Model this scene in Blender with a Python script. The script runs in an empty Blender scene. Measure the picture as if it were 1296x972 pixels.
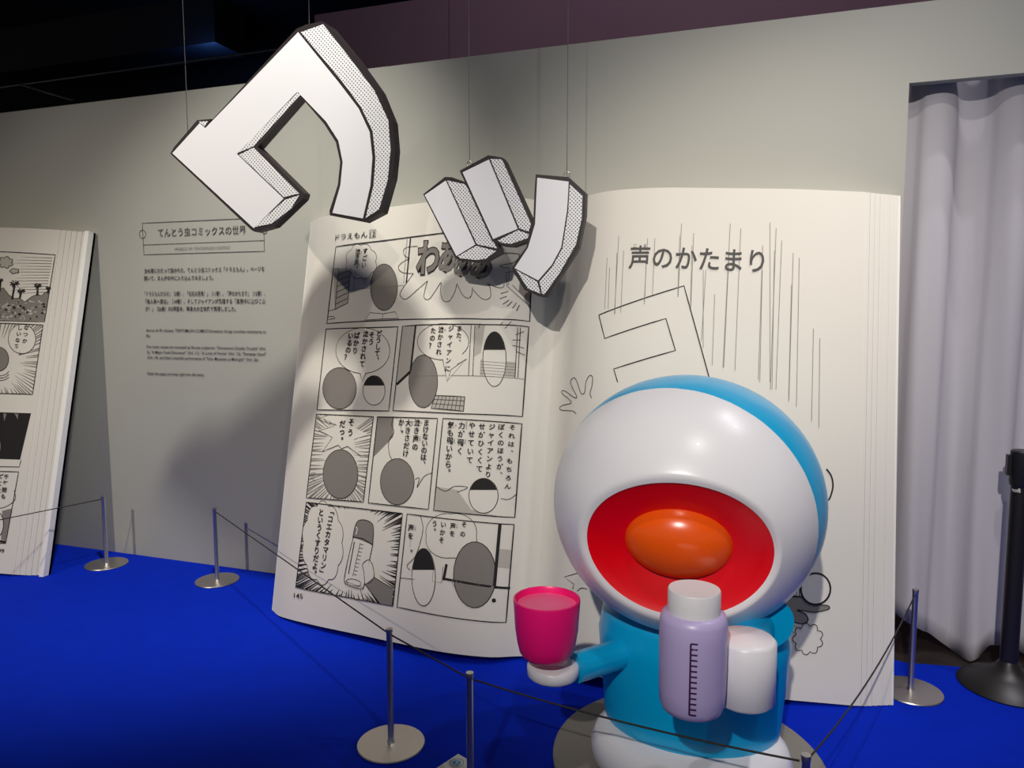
import bpy, bmesh, math, random
from mathutils import Vector, Matrix
C = bpy.context.scene.collection
random.seed(4)

# ------------------------------------------------------------------ camera, world, lights, exposure
F = 940.0; H = 1.5; PITCH = math.atan(90 / F); YAW = math.radians(19.0)
WALL_Y = 3.5
sc = bpy.context.scene
cd = bpy.data.cameras.new('camera'); cam = bpy.data.objects.new('camera', cd); C.objects.link(cam)
cam.location = (0, 0, H); cam.rotation_euler = (math.pi / 2 - PITCH, 0, YAW)
cd.sensor_width = 36; cd.lens = 36 * F / 1296; cd.clip_start = .05; cd.clip_end = 60
sc.camera = cam
sc.view_settings.view_transform = 'Standard'; sc.view_settings.look = 'None'
sc.view_settings.gamma = 1; sc.view_settings.use_curve_mapping = False
sc.view_settings.exposure = 0.12
w = bpy.data.worlds.new('world'); sc.world = w; w.use_nodes = True
w.node_tree.nodes['Background'].inputs[0].default_value = (.9, .92, 1, 1)
w.node_tree.nodes['Background'].inputs[1].default_value = .11

def spot(name, loc, target, energy, size, blend, color, radius):
    l = bpy.data.lights.new(name, 'SPOT'); l.energy = energy; l.spot_size = math.radians(size)
    l.spot_blend = blend; l.color = color; l.shadow_soft_size = radius
    o = bpy.data.objects.new(name, l); C.objects.link(o); o.location = loc
    o.rotation_euler = (Vector(target) - Vector(loc)).to_track_quat('-Z', 'Y').to_euler()
    return o
spot('key_spot', (-.2, -3.38, 4.5), (0, 3.2, 1.2), 950, 30, .7, (1, .95, .89), .05)
spot('steep_spot', (.5, .55, 4.7), (-.3, 3.3, 1.5), 110, 56, .6, (1, .95, .89), .05)
spot('page_spot', (1.2, -.6, 4.6), (-.05, 3.2, 1.8), 300, 26, 1.0, (1, .93, .82), .06)
spot('wall_spot', (-1.3, 1.7, 4.7), (-2.9, 3.4, .7), 600, 52, .9, (1, .96, .88), .11)
spot('left_spot', (-4.0, -2.6, 4.6), (-3.5, 3.4, .6), 560, 46, .9, (1, .90, .76), .06)
spot('mauve_wall_fill', (-.3, 2.7, 4.85), (-.6, 4.5, 3.3), 34, 110, .9, (.95, .85, 1), .1)  # added fill lamp that brightens the mauve far wall
spot('curtain_spot', (1.9, 2.75, 4.8), (1.2, 3.6, .3), 120, 76, .8, (.98, .94, 1), .03)
spot('curtain_spot', (1.3, 3.1, 4.8), (1.1, 3.6, .0), 130, 76, .8, (.98, .94, 1), .03)
l = bpy.data.lights.new('hall_glow', 'POINT'); l.energy = 7; l.color = (.1, .3, 1); l.shadow_soft_size = .2
o = bpy.data.objects.new('hall_glow', l); C.objects.link(o); o.location = (-6, 7, 4.3)

# ------------------------------------------------------------------ helpers
def ray(px, py):
    x = (px - 648) / F; y = -(py - 486) / F
    cp, sp = math.cos(PITCH), math.sin(PITCH)
    d = (x, sp * y + cp, cp * y - sp)
    c, s = math.cos(YAW), math.sin(YAW)
    return (d[0] * c - d[1] * s, d[0] * s + d[1] * c, d[2])
def at_y(px, py, Y):
    d = ray(px, py); t = Y / d[1]; return Vector((d[0] * t, Y, H + d[2] * t))
def at_z(px, py, Z):
    d = ray(px, py); t = (Z - H) / d[2]; return Vector((d[0] * t, d[1] * t, Z))
def mpp(p):                                  # metres per photo pixel at a world point
    return (-p[0] * math.sin(YAW) + p[1] * math.cos(YAW)) / F

def material(name, col, rough=.6, metal=0, noise=0, nscale=20, bump=0, bscale=200, spec=.5, coat=0):
    m = bpy.data.materials.new(name); m.use_nodes = True
    nt = m.node_tree; b = nt.nodes['Principled BSDF']
    b.inputs['Base Color'].default_value = (*col, 1); b.inputs['Roughness'].default_value = rough
    b.inputs['Metallic'].default_value = metal; b.inputs['Specular IOR Level'].default_value = spec
    b.inputs['Coat Weight'].default_value = coat
    tc = nt.nodes.new('ShaderNodeTexCoord')
    if noise:
        n = nt.nodes.new('ShaderNodeTexNoise'); n.inputs['Scale'].default_value = nscale; n.inputs['Detail'].default_value = 4
        r = nt.nodes.new('ShaderNodeMix'); r.data_type = 'RGBA'
        r.inputs['A'].default_value = (*[c * (1 - noise) for c in col], 1)
        r.inputs['B'].default_value = (*[min(1, c * (1 + noise)) for c in col], 1)
        nt.links.new(tc.outputs['Object'], n.inputs['Vector'])
        nt.links.new(n.outputs['Fac'], r.inputs['Factor']); nt.links.new(r.outputs['Result'], b.inputs['Base Color'])
    if bump:
        n = nt.nodes.new('ShaderNodeTexNoise'); n.inputs['Scale'].default_value = bscale
        bp = nt.nodes.new('ShaderNodeBump'); bp.inputs['Strength'].default_value = bump; bp.inputs['Distance'].default_value = .003
        nt.links.new(tc.outputs['Object'], n.inputs['Vector'])
        nt.links.new(n.outputs['Fac'], bp.inputs['Height']); nt.links.new(bp.outputs['Normal'], b.inputs['Normal'])
    return m
def dots_material(name, spacing, rad):       # printed screentone: black dots in a staggered grid on white
    m = material(name, (.85, .84, .85), .6); nt = m.node_tree; b = nt.nodes['Principled BSDF']
    tc = nt.nodes.new('ShaderNodeTexCoord'); sep = nt.nodes.new('ShaderNodeSeparateXYZ')
    nt.links.new(tc.outputs['Object'], sep.inputs[0])
    def mth(op, a, b_=None):
        n = nt.nodes.new('ShaderNodeMath'); n.operation = op
        for i, v in enumerate((a, b_)):
            if v is None: continue
            if isinstance(v, (int, float)): n.inputs[i].default_value = v
            else: nt.links.new(v, n.inputs[i])
        return n.outputs[0]
    u = mth('MULTIPLY', mth('ADD', sep.outputs['X'], sep.outputs['Z']), 1 / spacing)
    v = mth('MULTIPLY', mth('SUBTRACT', sep.outputs['X'], sep.outputs['Z']), 1 / spacing)
    fu = mth('SUBTRACT', mth('FRACT', u), .5); fv = mth('SUBTRACT', mth('FRACT', v), .5)
    d = mth('SQRT', mth('ADD', mth('MULTIPLY', fu, fu), mth('MULTIPLY', fv, fv)))
    k = mth('LESS_THAN', d, rad)
    mx = nt.nodes.new('ShaderNodeMix'); mx.data_type = 'RGBA'
    mx.inputs['A'].default_value = (.85, .84, .85, 1); mx.inputs['B'].default_value = (.012, .01, .01, 1)
    nt.links.new(k, mx.inputs['Factor']); nt.links.new(mx.outputs['Result'], b.inputs['Base Color'])
    return m

M = dict(  # one material per real finish, plus a lit copy of the sheet paper
    wall=material('wall_paint', (.42, .42, .375), .75, noise=.03, nscale=2, bump=.05, bscale=300, spec=.25),
    mauve=material('mauve_wall', (.40, .24, .30), .8, noise=.06, nscale=1.5),
    carpet=material('blue_carpet', (.001, .022, .50), .95, noise=.12, nscale=9, bump=.5, bscale=700, spec=.08),
    dark=material('dark_floor', (.02, .014, .012), .55, noise=.2),
    ceiling=material('black_ceiling', (.006, .006, .007), .9),
    duct=material('dark_duct', (.02, .02, .025), .6),
    pipe=material('grey_pipe', (.25, .25, .27), .4, .6),
    paper=material('page_paper', (.71, .675, .605), .7, noise=.02, nscale=3, spec=.25),
    sheet=material('sheet_paper', (.70, .67, .61), .7, spec=.25),
    edge=material('lit_sheet_paper', (.85, .84, .8), .6),  # sheet paper made whiter: light caught by the outer sheet, put into the colour
    ink=material('black_ink', (.02, .018, .018), .7, spec=.2),
    thinink=material('thin_grey_ink', (.24, .22, .20), .7, spec=.2),
    titleink=material('title_ink', (.09, .085, .08), .7, spec=.2),
    tone=material('grey_screentone', (.22, .20, .18), .75, spec=.2),
    lighttone=material('light_screentone', (.46, .43, .38), .75, spec=.2),
    white=material('drawing_white', (.72, .68, .61), .7, spec=.2),
    walltext=material('wall_lettering', (.05, .05, .05), .7),
    walltext2=material('pale_wall_lettering', (.2, .2, .19), .7),
    board=material('board_black', (.02, .014, .016), .5),
    face=material('board_white', (.85, .84, .86), .55, spec=.3),
    dots=dots_material('dot_print', .0165, .23),
    dots2=dots_material('fine_dot_print', .0150, .25),
    curtain=material('white_curtain', (.50, .48, .52), .8, noise=.02, nscale=4, bump=.1, bscale=500, spec=.15),
    steel=material('brushed_steel', (.62, .58, .53), .38, 1, noise=.05, nscale=40),
    chrome=material('polished_steel', (.78, .75, .74), .30, 1),
    cord=material('black_cord', (.02, .018, .016), .7),
    blue=material('glossy_blue', (.0, .40, .74), .3, coat=.2),
    gwhite=material('glossy_white', (.80, .79, .82), .32, coat=.15),
    red=material('glossy_red', (.78, .0, .006), .3, coat=.15),
    orange=material('glossy_orange', (.88, .10, .004), .25, coat=.3),
    pink=material('pink_plastic', (.92, .008, .19), .35),
    pinkin=material('pale_pink_plastic', (.92, .12, .30), .4),
    lilac=material('lilac_plastic', (.50, .42, .70), .35),
    capw=material('cap_plastic', (.75, .74, .76), .4),
    scale=material('purple_print', (.05, .012, .07), .5),
    disc=material('grey_disc', (.23, .21, .18), .5, noise=.04),
    blackp=material('black_plastic', (.012, .010, .010), .4),
    labelw=material('white_print', (.8, .8, .8), .5),
    card=material('white_card', (.7, .7, .72), .5),
    cyan=material('cyan_print', (.03, .30, .50), .5),
    pale=material('pale_print', (.5, .52, .3), .5),
)
ORIG = {}
def empty(name, loc, label, cat, group=None):
    o = bpy.data.objects.new(name, None); o.empty_display_size = .1; C.objects.link(o); o.location = loc
    ORIG[o.name] = Vector(loc); tag(o, label, cat, group); return o
def tag(o, label=None, cat=None, group=None, kind=None):
    if label: o['label'] = label
    if cat: o['category'] = cat
    if group: o['group'] = group
    if kind: o['kind'] = kind
    return o
def link(name, bm, mats, parent=None, smooth=False, autosmooth=None, origin=None):
    if not isinstance(mats, (list, tuple)): mats = [mats]
    off = ORIG.get(parent.name, Vector()) if parent else Vector(origin or (0, 0, 0))
    for v in bm.verts: v.co -= off
    me = bpy.data.meshes.new(name); bm.to_mesh(me); bm.free()
    for m in mats: me.materials.append(m)
    if smooth:
        for p in me.polygons: p.use_smooth = True
        if autosmooth: me.set_sharp_from_angle(angle=math.radians(autosmooth))
    o = bpy.data.objects.new(name, me); C.objects.link(o)
    if parent: o.parent = parent; ORIG[o.name] = off
    else: o.location = off; ORIG[o.name] = off
    return o
def box(bm, a, b):
    x0, y0, z0 = a; x1, y1, z1 = b
    v = [bm.verts.new(p) for p in ((x0,y0,z0),(x1,y0,z0),(x1,y1,z0),(x0,y1,z0),(x0,y0,z1),(x1,y0,z1),(x1,y1,z1),(x0,y1,z1))]
    for f in ((3,2,1,0),(4,5,6,7),(0,1,5,4),(1,2,6,5),(2,3,7,6),(3,0,4,7)): bm.faces.new([v[i] for i in f])
def lathe(bm, prof, cx, cy, seg=32, sx=1, sy=1):
    rings = []
    for r, z in prof:
        if r < 1e-6: rings.append([bm.verts.new((cx, cy, z))])
        else: rings.append([bm.verts.new((cx + r * sx * math.cos(2*math.pi*i/seg), cy + r * sy * math.sin(2*math.pi*i/seg), z)) for i in range(seg)])
    for A, B in zip(rings, rings[1:]):
        for i in range(seg):
            j = (i + 1) % seg
            if len(A) == 1 and len(B) == 1: continue
            if len(A) == 1: bm.faces.new((A[0], B[j], B[i]))
            elif len(B) == 1: bm.faces.new((A[i], A[j], B[0]))
            else: bm.faces.new((A[i], A[j], B[j], B[i]))
    bmesh.ops.recalc_face_normals(bm, faces=bm.faces)
def tube(bm, pts, rad, seg=8, round_end=False):
    pts = [Vector(p) for p in pts]
    rads = rad if isinstance(rad, (list, tuple)) else [rad] * len(pts)
    if round_end:
        d0 = (pts[0] - pts[1]).normalized(); d1 = (pts[-1] - pts[-2]).normalized()
        A = [(pts[0] + d0 * rads[0] * math.sin(a), rads[0] * math.cos(a)) for a in (1.5, 1.2, .8, .4)]
        B = [(pts[-1] + d1 * rads[-1] * math.sin(a), rads[-1] * math.cos(a)) for a in (.4, .8, 1.2, 1.5)]
        pts = [a[0] for a in A] + pts + [b[0] for b in B]; rads = [a[1] for a in A] + list(rads) + [b[1] for b in B]
    rings = []
    for i, p in enumerate(pts):
        d = (pts[min(i + 1, len(pts) - 1)] - pts[max(i - 1, 0)]).normalized()
        up = Vector((0, 0, 1)) if abs(d.z) < .9 else Vector((1, 0, 0))
        a = d.cross(up).normalized(); b = a.cross(d)
        rings.append([bm.verts.new(p + (a * math.cos(2*math.pi*k/seg) + b * math.sin(2*math.pi*k/seg)) * rads[i]) for k in range(seg)])
    for A, B in zip(rings, rings[1:]):
        for k in range(seg): bm.faces.new((A[k], A[(k+1) % seg], B[(k+1) % seg], B[k]))
    bm.faces.new(rings[0][::-1]); bm.faces.new(rings[-1])
    bmesh.ops.recalc_face_normals(bm, faces=bm.faces)
def catmull(P, x):
    if x <= P[0][0]: return P[0][1]
    if x >= P[-1][0]: return P[-1][1]
    for i in range(len(P) - 1):
        if P[i][0] <= x <= P[i+1][0]:
            (x0, y0), (x1, y1) = P[i], P[i+1]
            m0 = (P[i+1][1] - P[i-1][1]) / (P[i+1][0] - P[i-1][0]) if i > 0 else (y1 - y0) / (x1 - x0)
            m1 = (P[i+2][1] - P[i][1]) / (P[i+2][0] - P[i][0]) if i + 2 < len(P) else (y1 - y0) / (x1 - x0)
            h = x1 - x0; t = (x - x0) / h
            return (2*t**3-3*t*t+1)*y0 + (t**3-2*t*t+t)*h*m0 + (-2*t**3+3*t*t)*y1 + (t**3-t*t)*h*m1

# ------------------------------------------------------------------ surfaces that carry print
class FlatWall:
    curved = False
    def uv(self, px, py):
        p = at_y(px, py, WALL_Y); return (p.x, p.z)
    def P(self, u, v, w): return (u, WALL_Y - w, v)
LEAN = math.atan2(3.445 - 3.017, 1.987); PAGE_L = math.hypot(3.445 - 3.017, 1.987)
PROFILE = [(-2.333,0),(-2.19,.06),(-1.99,.108),(-1.79,.138),(-1.525,.18),(-1.28,.208),(-1.08,.17),(-.98,.085),(-.92,.06),(-.86,.085),(-.79,.145),(-.68,.192),(-.56,.205),(-.43,.198),(-.15,.150),(.09,.105),(.316,.045),(.42,.018),(.498,0)]
class Page:
    curved = True
    def __init__(s, shift, y0): s.shift = shift; s.y0 = y0
    def w(s, u): return catmull(PROFILE, u - s.shift)
    def P(s, u, v, w):
        q = s.w(u) + w
        return (u, s.y0 + v * math.sin(LEAN) - q * math.cos(LEAN), max(.003, v * math.cos(LEAN) + q * math.sin(LEAN)))
    def uv(s, px, py):
        d = Vector(ray(px, py)); V = Vector((0, math.sin(LEAN), math.cos(LEAN))); W = Vector((0, -math.cos(LEAN), math.sin(LEAN)))
        o = Vector((0, -s.y0, H)); q = .1
        for _ in range(25):
            t = (q - o.dot(W)) / d.dot(W); p = o + d * t
            q = .5 * q + .5 * s.w(p.x)
        return (p.x, p.dot(V))

GLY = {}
def glyph(s, off, align='CENTER'):
    k = (s, off, align)
    if k not in GLY:
        c = bpy.data.curves.new('t', 'FONT'); c.body = s; c.align_x = align; c.offset = off; c.resolution_u = 3
        o = bpy.data.objects.new('t', c); me = bpy.data.meshes.new_from_object(o)
        GLY[k] = ([(v.co.x, v.co.y) for v in me.vertices], [tuple(p.vertices) for p in me.polygons])
        bpy.data.objects.remove(o); bpy.data.curves.remove(c); bpy.data.meshes.remove(me)
    return GLY[k]

class Art:
    """flat print lying on a surface, drawn in the surface's own (u, v) metres"""
    def __init__(s, surf, tr=None):
        s.surf = surf; s.tr = tr or (lambda x, y: (x, y)); s.bm = bmesh.new(); s.mats = []
    def m(s, mat):
        if mat not in s.mats: s.mats.append(mat)
        return s.mats.index(mat)
    def uv(s, p): return Vector(s.surf.uv(*s.tr(*p)))
    def add(s, V, Fs, mat, layer):
        vs = [s.bm.verts.new((u, v, .0006 + layer * .0006)) for u, v in V]; k = s.m(mat)
        for f in Fs:
            try: fc = s.bm.faces.new([vs[i] for i in f]); fc.material_index = k
            except ValueError: pass
    def poly(s, pts, mat='white', layer=1, raw=False):
        q = pts if raw else [s.uv(p) for p in pts]
        from mathutils.geometry import tessellate_polygon
        t = tessellate_polygon([[Vector((a[0], a[1], 0)) for a in q]])
        s.add(q, t, mat, layer)
    def stroke(s, pts, wd=.004, mat='ink', layer=3, closed=False, taper=False, raw=False):
        q = [Vector(p) for p in pts] if raw else [s.uv(p) for p in pts]
        if closed: q.append(q[0])
        r = [q[0]]
        for a, b in zip(q, q[1:]):
            n = max(1, int((b - a).length / .05))
            r += [a.lerp(b, (i + 1) / n) for i in range(n)]
        q = r; n = len(q); V = []
        for i, p in enumerate(q):
            if closed and i in (0, n - 1): d = (q[1] - q[-2])
            else: d = q[min(i + 1, n - 1)] - q[max(i - 1, 0)]
            if d.length < 1e-9: d = Vector((1, 0))
            d = d.normalized(); nn = Vector((-d.y, d.x)) * wd / 2
            if taper: nn *= 1 - .85 * i / (n - 1)
            V += [p + nn, p - nn]
        s.add(V, [(2*i, 2*i+1, 2*i+3, 2*i+2) for i in range(n - 1)], mat, layer)
    def ellpts(s, cx, cy, rx, ry, a0=0, a1=360, n=26, rot=0):
        c, k = math.cos(math.radians(rot)), math.sin(math.radians(rot)); o = []
        full = abs(a1 - a0) >= 360
        for i in range(n if full else n + 1):
            a = math.radians(a0 + (a1 - a0) * i / n); x, y = rx * math.cos(a), ry * math.sin(a)
            o.append((cx + x * c - y * k, cy + x * k + y * c))
        return o
    def blob(s, cx, cy, rx, ry, fill='white', wd=.003, layer=1, rot=0, lobes=0, amp=.08):
        p = s.ellpts(cx, cy, rx, ry, rot=rot, n=26)
        if lobes:
            n = lobes * 8; p = []
            for i in range(n):
                a = 2 * math.pi * i / n; k = 1 + amp * (abs(math.sin(a * lobes / 2)) - .6) * 1.6
                p.append((cx + rx * k * math.cos(a), cy + ry * k * math.sin(a)))
        if fill: s.poly(p, fill, layer)
        if wd: s.stroke(p, wd, closed=True, layer=layer + 1, mat='ink')
        return p
    def vtext(s, txt, top, bot, size, mat='ink', off=.022, layer=6):
        a, b = s.uv(top), s.uv(bot); n = len(txt)
        k = (s.uv((top[0] + 4, top[1])) - a).length / 4
        z = size * k
        for i, ch in enumerate(txt):
            if ch == ' ': continue
            c = a.lerp(b, i / max(1, n - 1))
            if ch in '…':
                for dy in (-.3, 0, .3):
                    V = [(c.x + dx * z * .05, c.y + dy * z + e * z * .05) for dx, e in ((-1,-1),(1,-1),(1,1),(-1,1))]
                    s.add(V, [(0,1,2,3)], mat, layer)
                continue
            V, Fs = glyph(ch, off); ox = oy = 0
            if ch in '、。': ox, oy = .55, .55
            if ch in 'っゃょァッ': ox, oy = .1, .1
            if ch in '「」':
                V = [(y_ - .38, -(x_) + .38) for x_, y_ in V]
            s.add([(c.x + (x + ox) * z, c.y + (y - .38 + oy) * z) for x, y in V], Fs, mat, layer)
    def htext(s, txt, p0, p1, h, mat='ink', off=0.0, layer=6):
        a, b = s.uv(p0), s.uv(p1); V, Fs = glyph(txt, off, 'LEFT')
        x0 = min(v[0] for v in V); x1 = max(v[0] for v in V)
        k = (s.uv((p0[0], p0[1] - 4)) - a).length / 4
        d = b - a; L = d.length; e = d / L; up = Vector((-e.y, e.x)); z = h * k
        s.add([tuple(a + e * ((x - x0) / (x1 - x0) * L) + up * y * z) for x, y in V], Fs, mat, layer)
    def burst(s, quad, cx, cy, rx, ry, n, wd=.004, mat='thinink', jit=.35, layer=1):
        Q = quad + [quad[0]]; per = [math.dist(a, b) for a, b in zip(Q, Q[1:])]; T = sum(per)
        for i in range(n):
            d = (i + random.uniform(-.35, .35)) / n * T % T
            for k, L in enumerate(per):
                if d <= L: break
                d -= L
            a, b = Q[k], Q[k + 1]; t = min(.99, max(.01, d / L)); p = (a[0] + (b[0]-a[0])*t, a[1] + (b[1]-a[1])*t)
            ang = math.atan2(p[1] - cy, p[0] - cx); kk = 1 + random.uniform(0, jit)
            e = (cx + rx * kk * math.cos(ang), cy + ry * kk * math.sin(ang))
            if math.dist(p, (cx, cy)) > math.dist(e, (cx, cy)): s.stroke([p, e], wd, mat, layer, taper=True)
    def build(s, name, parent=None, label=None):
        bm = s.bm
        if s.surf.curved:
            us = [v.co.x for v in bm.verts]; a, b = min(us), max(us); k = math.ceil(a / .03)
            while k * .03 < b:
                bmesh.ops.bisect_plane(bm, geom=bm.verts[:] + bm.edges[:] + bm.faces[:], plane_co=(k * .03, 0, 0), plane_no=(1, 0, 0)); k += 1
        for v in bm.verts: v.co = s.surf.P(v.co.x, v.co.y, v.co.z)
        o = link(name, bm, [M[x] for x in s.mats], parent)
        if label: o['label'] = label
        return o

# ------------------------------------------------------------------ setting
X0 = .514; LINT = 2.436; WT = 2.75
bm = bmesh.new(); box(bm, (-9, WALL_Y, -.006), (X0, WALL_Y + .05, LINT)); box(bm, (-9, WALL_Y, LINT), (3.2, WALL_Y + .05, WT)); box(bm, (2.2, WALL_Y, -.006), (3.2, WALL_Y + .05, LINT))
wall = tag(link('wall_back', bm, M['wall']), kind='structure')
bm = bmesh.new(); box(bm, (-18, -6, -.05), (8, 8.2, -.008))
tag(link('floor', bm, M['dark']), kind='structure')
a = at_y(398, 19, 4.5); b = at_y(568, 40, 4.5)
bm = bmesh.new(); box(bm, (a.x, 4.5, -.008), (b.x - .004, 4.6, a.z)); box(bm, (b.x + .004, 4.5, -.008), (6, 4.6, a.z)); box(bm, (a.x + .01, 4.506, -.008), (5.99, 4.59, a.z - .002))
tag(link('wall_far', bm, M['mauve']), kind='structure')
bm = bmesh.new(); box(bm, (-18, 8.1, -.008), (8, 8.2, 5)); tag(link('wall_rear', bm, M['ceiling']), kind='structure')
bm = bmesh.new(); box(bm, (-18, -6, 5), (8, 8.2, 5.1)); tag(link('ceiling', bm, M['ceiling']), kind='structure')
# carpet with a slightly uneven back edge
bm = bmesh.new(); E = []
x = -8.9
while x <= 4.9:
    E.append((x, WALL_Y - .002 if x < .5 or x > 3.3 else WALL_Y - .03 + .02 * math.sin(x * 9))); x += .1
vs = [bm.verts.new((x, y, 0)) for x, y in E] + [bm.verts.new((4.9, -5.9, 0)), bm.verts.new((-8.9, -5.9, 0))]
f = bm.faces.new(vs[::-1]); f.normal_update()
if f.normal.z < 0: f.normal_flip()
r = bmesh.ops.extrude_face_region(bm, geom=[f]); 
for v in r['geom']:
    if isinstance(v, bmesh.types.BMVert): v.co.z = -.0075
bmesh.ops.recalc_face_normals(bm, faces=bm.faces); bmesh.ops.triangulate(bm, faces=bm.faces)
tag(link('carpet', bm, M['carpet']), 'bright blue carpet laid across the floor up to the grey wall', 'carpet')
# ceiling fittings in the dark hall beyond
def pipe(name, pts, r, mat, label, cat='pipe'):
    bm = bmesh.new(); tube(bm, pts, r); tag(link(name, bm, M[mat], smooth=True, origin=pts[0]), label, cat)
pipe('ceiling_rail', [at_y(-60, 119, 6.8), at_y(400, 56, 6.8)], .012, 'pipe', 'long thin rail catching light in the dark ceiling space above the left wall')
pipe('ceiling_rail', [at_y(26, 107, 6.5), at_y(92, 127, 5.6)], .012, 'pipe', 'short slanting rail under the dark ceiling, far left, crossing the long rail')
bm = bmesh.new(); p = at_y(100, 60, 7.2); box(bm, (p.x - 1.6, 7.0, p.z - .25), (p.x + 2.2, 7.5, p.z + .3))
tag(link('air_duct', bm, M['duct'], origin=(p.x, 7.25, p.z)), 'dark air duct dimly lit blue in the ceiling space, upper left', 'duct')

# printed text on the wall
W1 = lambda x, y: (170 + x / 7.2, 270 + y / 7.2)
A = Art(FlatWall(), W1)
A.stroke([(75, 90), (1180, 40), (1188, 345), (90, 377)], .0035, 'walltext', closed=True); A.stroke([(82, 288), (1185, 247)], .003, 'walltext')
A.poly(A.ellpts(78, 190, 29, 38), 'wallfill', 4) if False else A.stroke(A.ellpts(78, 190, 29, 38), .003, 'walltext', closed=True)
A.stroke(A.ellpts(1188, 150, 26, 36), .003, 'walltext', closed=True)
A.build('lettering_frame', wall)
A = Art(FlatWall(), W1)
A.htext('てんとう虫コミックスの世界', (222, 209), (1022, 184), 84, 'walltext', off=.004)
A.htext('WORLD OF TENTOMUSHI COMICS', (370, 337), (875, 322), 36, 'walltext2')
A.build('lettering', wall)
A = Art(FlatWall(), W1)
for t, p, q in [('全45巻にわたって描かれた、てんとう虫コミックス『ドラえもん』。ページを', (95, 542), (1190, 524)),
                ('開いて、まんがの中に入り込んでみましょう。', (95, 610), (725, 603)),
                ('「ドラえもんだらけ」（5巻）、「化石大発見！」（11巻）、「声のかたまり」（12巻）、', (100, 750), (1195, 747)),
                ('「無人島へ家出」（14巻）、そしてジャイアンが熱唱する「真夜中に山びこ山', (108, 820), (1197, 818)),
                ('が！」（26巻）の5場面を、等身大の立体像で再現しました。', (106, 887), (930, 888))]:
    A.htext(t, p, q, 46, 'walltext', off=.014)
A.build('lettering', wall)
A = Art(FlatWall(), lambda x, y: (170 + x / 7.2, 390 + y / 7.2))
for t, p, q in [('Across all 45 volumes, TENTOMUSHI COMICS Doraemon brings countless adventures to', (112, 212), (1205, 226)),
                ('life.', (112, 262), (152, 262)),
                ('Five iconic scenes are recreated as life-size sculptures: “Doraemon’s Double Trouble” (Vol.', (118, 361), (1203, 381)),
                ('5), “A Major Fossil Discovery!” (Vol. 11), “A Lump of Voices” (Vol. 12), “Runaway Island”', (120, 411), (1208, 431)),
                ('(Vol. 14), and Gian’s heartfelt performance of “Echo Mountain at Midnight!” (Vol. 26).', (125, 459), (1138, 482)),
                ('Open the pages and step right into the story.', (122, 605), (642, 618))]:
    A.htext(t, p, q, 36, 'walltext', off=.008)
A.build('lettering', wall)

# ------------------------------------------------------------------ curtain
def make_curtain():
    x0, x1 = X0 - .25, 2.3; ZT = 2.7
    prof_bot = [(.2, .2), (.59, .155), (.72, .08), (.84, .0), (.90, .03), (.95, .08), (1.1, .03), (1.4, .04), (2.4, .04)]
    bm = bmesh.new(); nx, nz = 210, 34; rows = []
    for i in range(nx + 1):
        x = x0 + (x1 - x0) * i / nx; col = []
        for j in range(nz + 1):
            t = j / nz
            zb = max(.004, catmull(prof_bot, x))
            z = zb + (ZT - zb) * t
            ph = x * 2 * math.pi / .265 + .5 * math.sin(x * 3.1) + .25 * math.sin(z * 1.2 + x * 2)
            f = math.cos(ph); f = math.copysign(abs(f) ** .6, f)
            amp = .034 + .012 * (1 - t)
            y = 3.625 + amp * f + .012 * math.sin(2.3 * ph + z * 2.2) * (1 - t) + .01 * math.sin(x * 14 + z * 1.5) - .03 * (1 - t) ** 3
            col.append(bm.verts.new((x, y, z)))
        rows.append(col)
    for A_, B_ in zip(rows, rows[1:]):
        for j in range(nz): bm.faces.new((A_[j], B_[j], B_[j+1], A_[j+1]))
    o = link('curtain', bm, M['curtain'], smooth=True, origin=(1.2, 3.625, 0))
    md = o.modifiers.new('thick', 'SOLIDIFY'); md.thickness = .004
    return o
tag(make_curtain(), 'white floor-length pleated curtain hanging in the opening of the grey wall', 'curtain')

# ------------------------------------------------------------------ giant books
GUT = -.92
def prism(surf, u0, u1, wofs, wback, v0=0, v1=None, n=40, absback=True):
    """solid slab: front follows the page profile, back is flat (or parallel when absback is False)"""
    v1 = PAGE_L if v1 is None else v1; bm = bmesh.new(); cols = []
    for i in range(n + 1):
        u = u0 + (u1 - u0) * i / n; wf = wofs; wb = (wback - surf.w(u)) if absback else wback
        cols.append([bm.verts.new(surf.P(u, v, w_)) for v, w_ in ((v0, wf), (v1, wf), (v1, wb), (v0, wb))])
    for A_, B_ in zip(cols, cols[1:]):
        for k in range(4): bm.faces.new((A_[k], B_[k], B_[(k+1) % 4], A_[(k+1) % 4]))
    bm.faces.new(cols[0][::-1]); bm.faces.new(cols[-1])
    bmesh.ops.recalc_face_normals(bm, faces=bm.faces); return bm
def sheets(surf, parent, edge, inner, n, mat_last='edge'):
    st = (edge - inner) / n
    for k in range(n):
        g = random.uniform(.0004, .0012)
        u0, u1 = inner + st * k, inner + st * (k + 1) - math.copysign(g, st)
        a, b = min(u0, u1), max(u0, u1)
        o = link('page_sheet', prism(surf, a, b, -.004 * (k + 1), -.004 * (k + 1) - .006, n=3, absback=False), M['sheet'], parent, smooth=True, autosmooth=30)
    a, b = sorted((edge, edge - math.copysign(.009 if surf.shift == 0 else .026, st)))
    link('outer_sheet', prism(surf, a, b, -.004 * n if surf.shift == 0 else .004, -.0445, n=2), M[mat_last], parent)
def half_book(surf, parent, u0, u1, edge, inner, n):
    a, b = (inner, u1) if edge < inner else (u0, inner)
    pg = link('page', prism(surf, a, b, 0, -.045, n=50), M['paper'], parent, smooth=True, autosmooth=40)
    a, b = (edge, inner + .002) if edge < inner else (inner - .002, edge)
    link('page_block', prism(surf, a, b, -.004 * n - .0065, -.0445, n=8), M['sheet'], parent)
    sheets(surf, parent, edge, inner, n)
    return pg
S = Page(0, 3.017)
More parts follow.
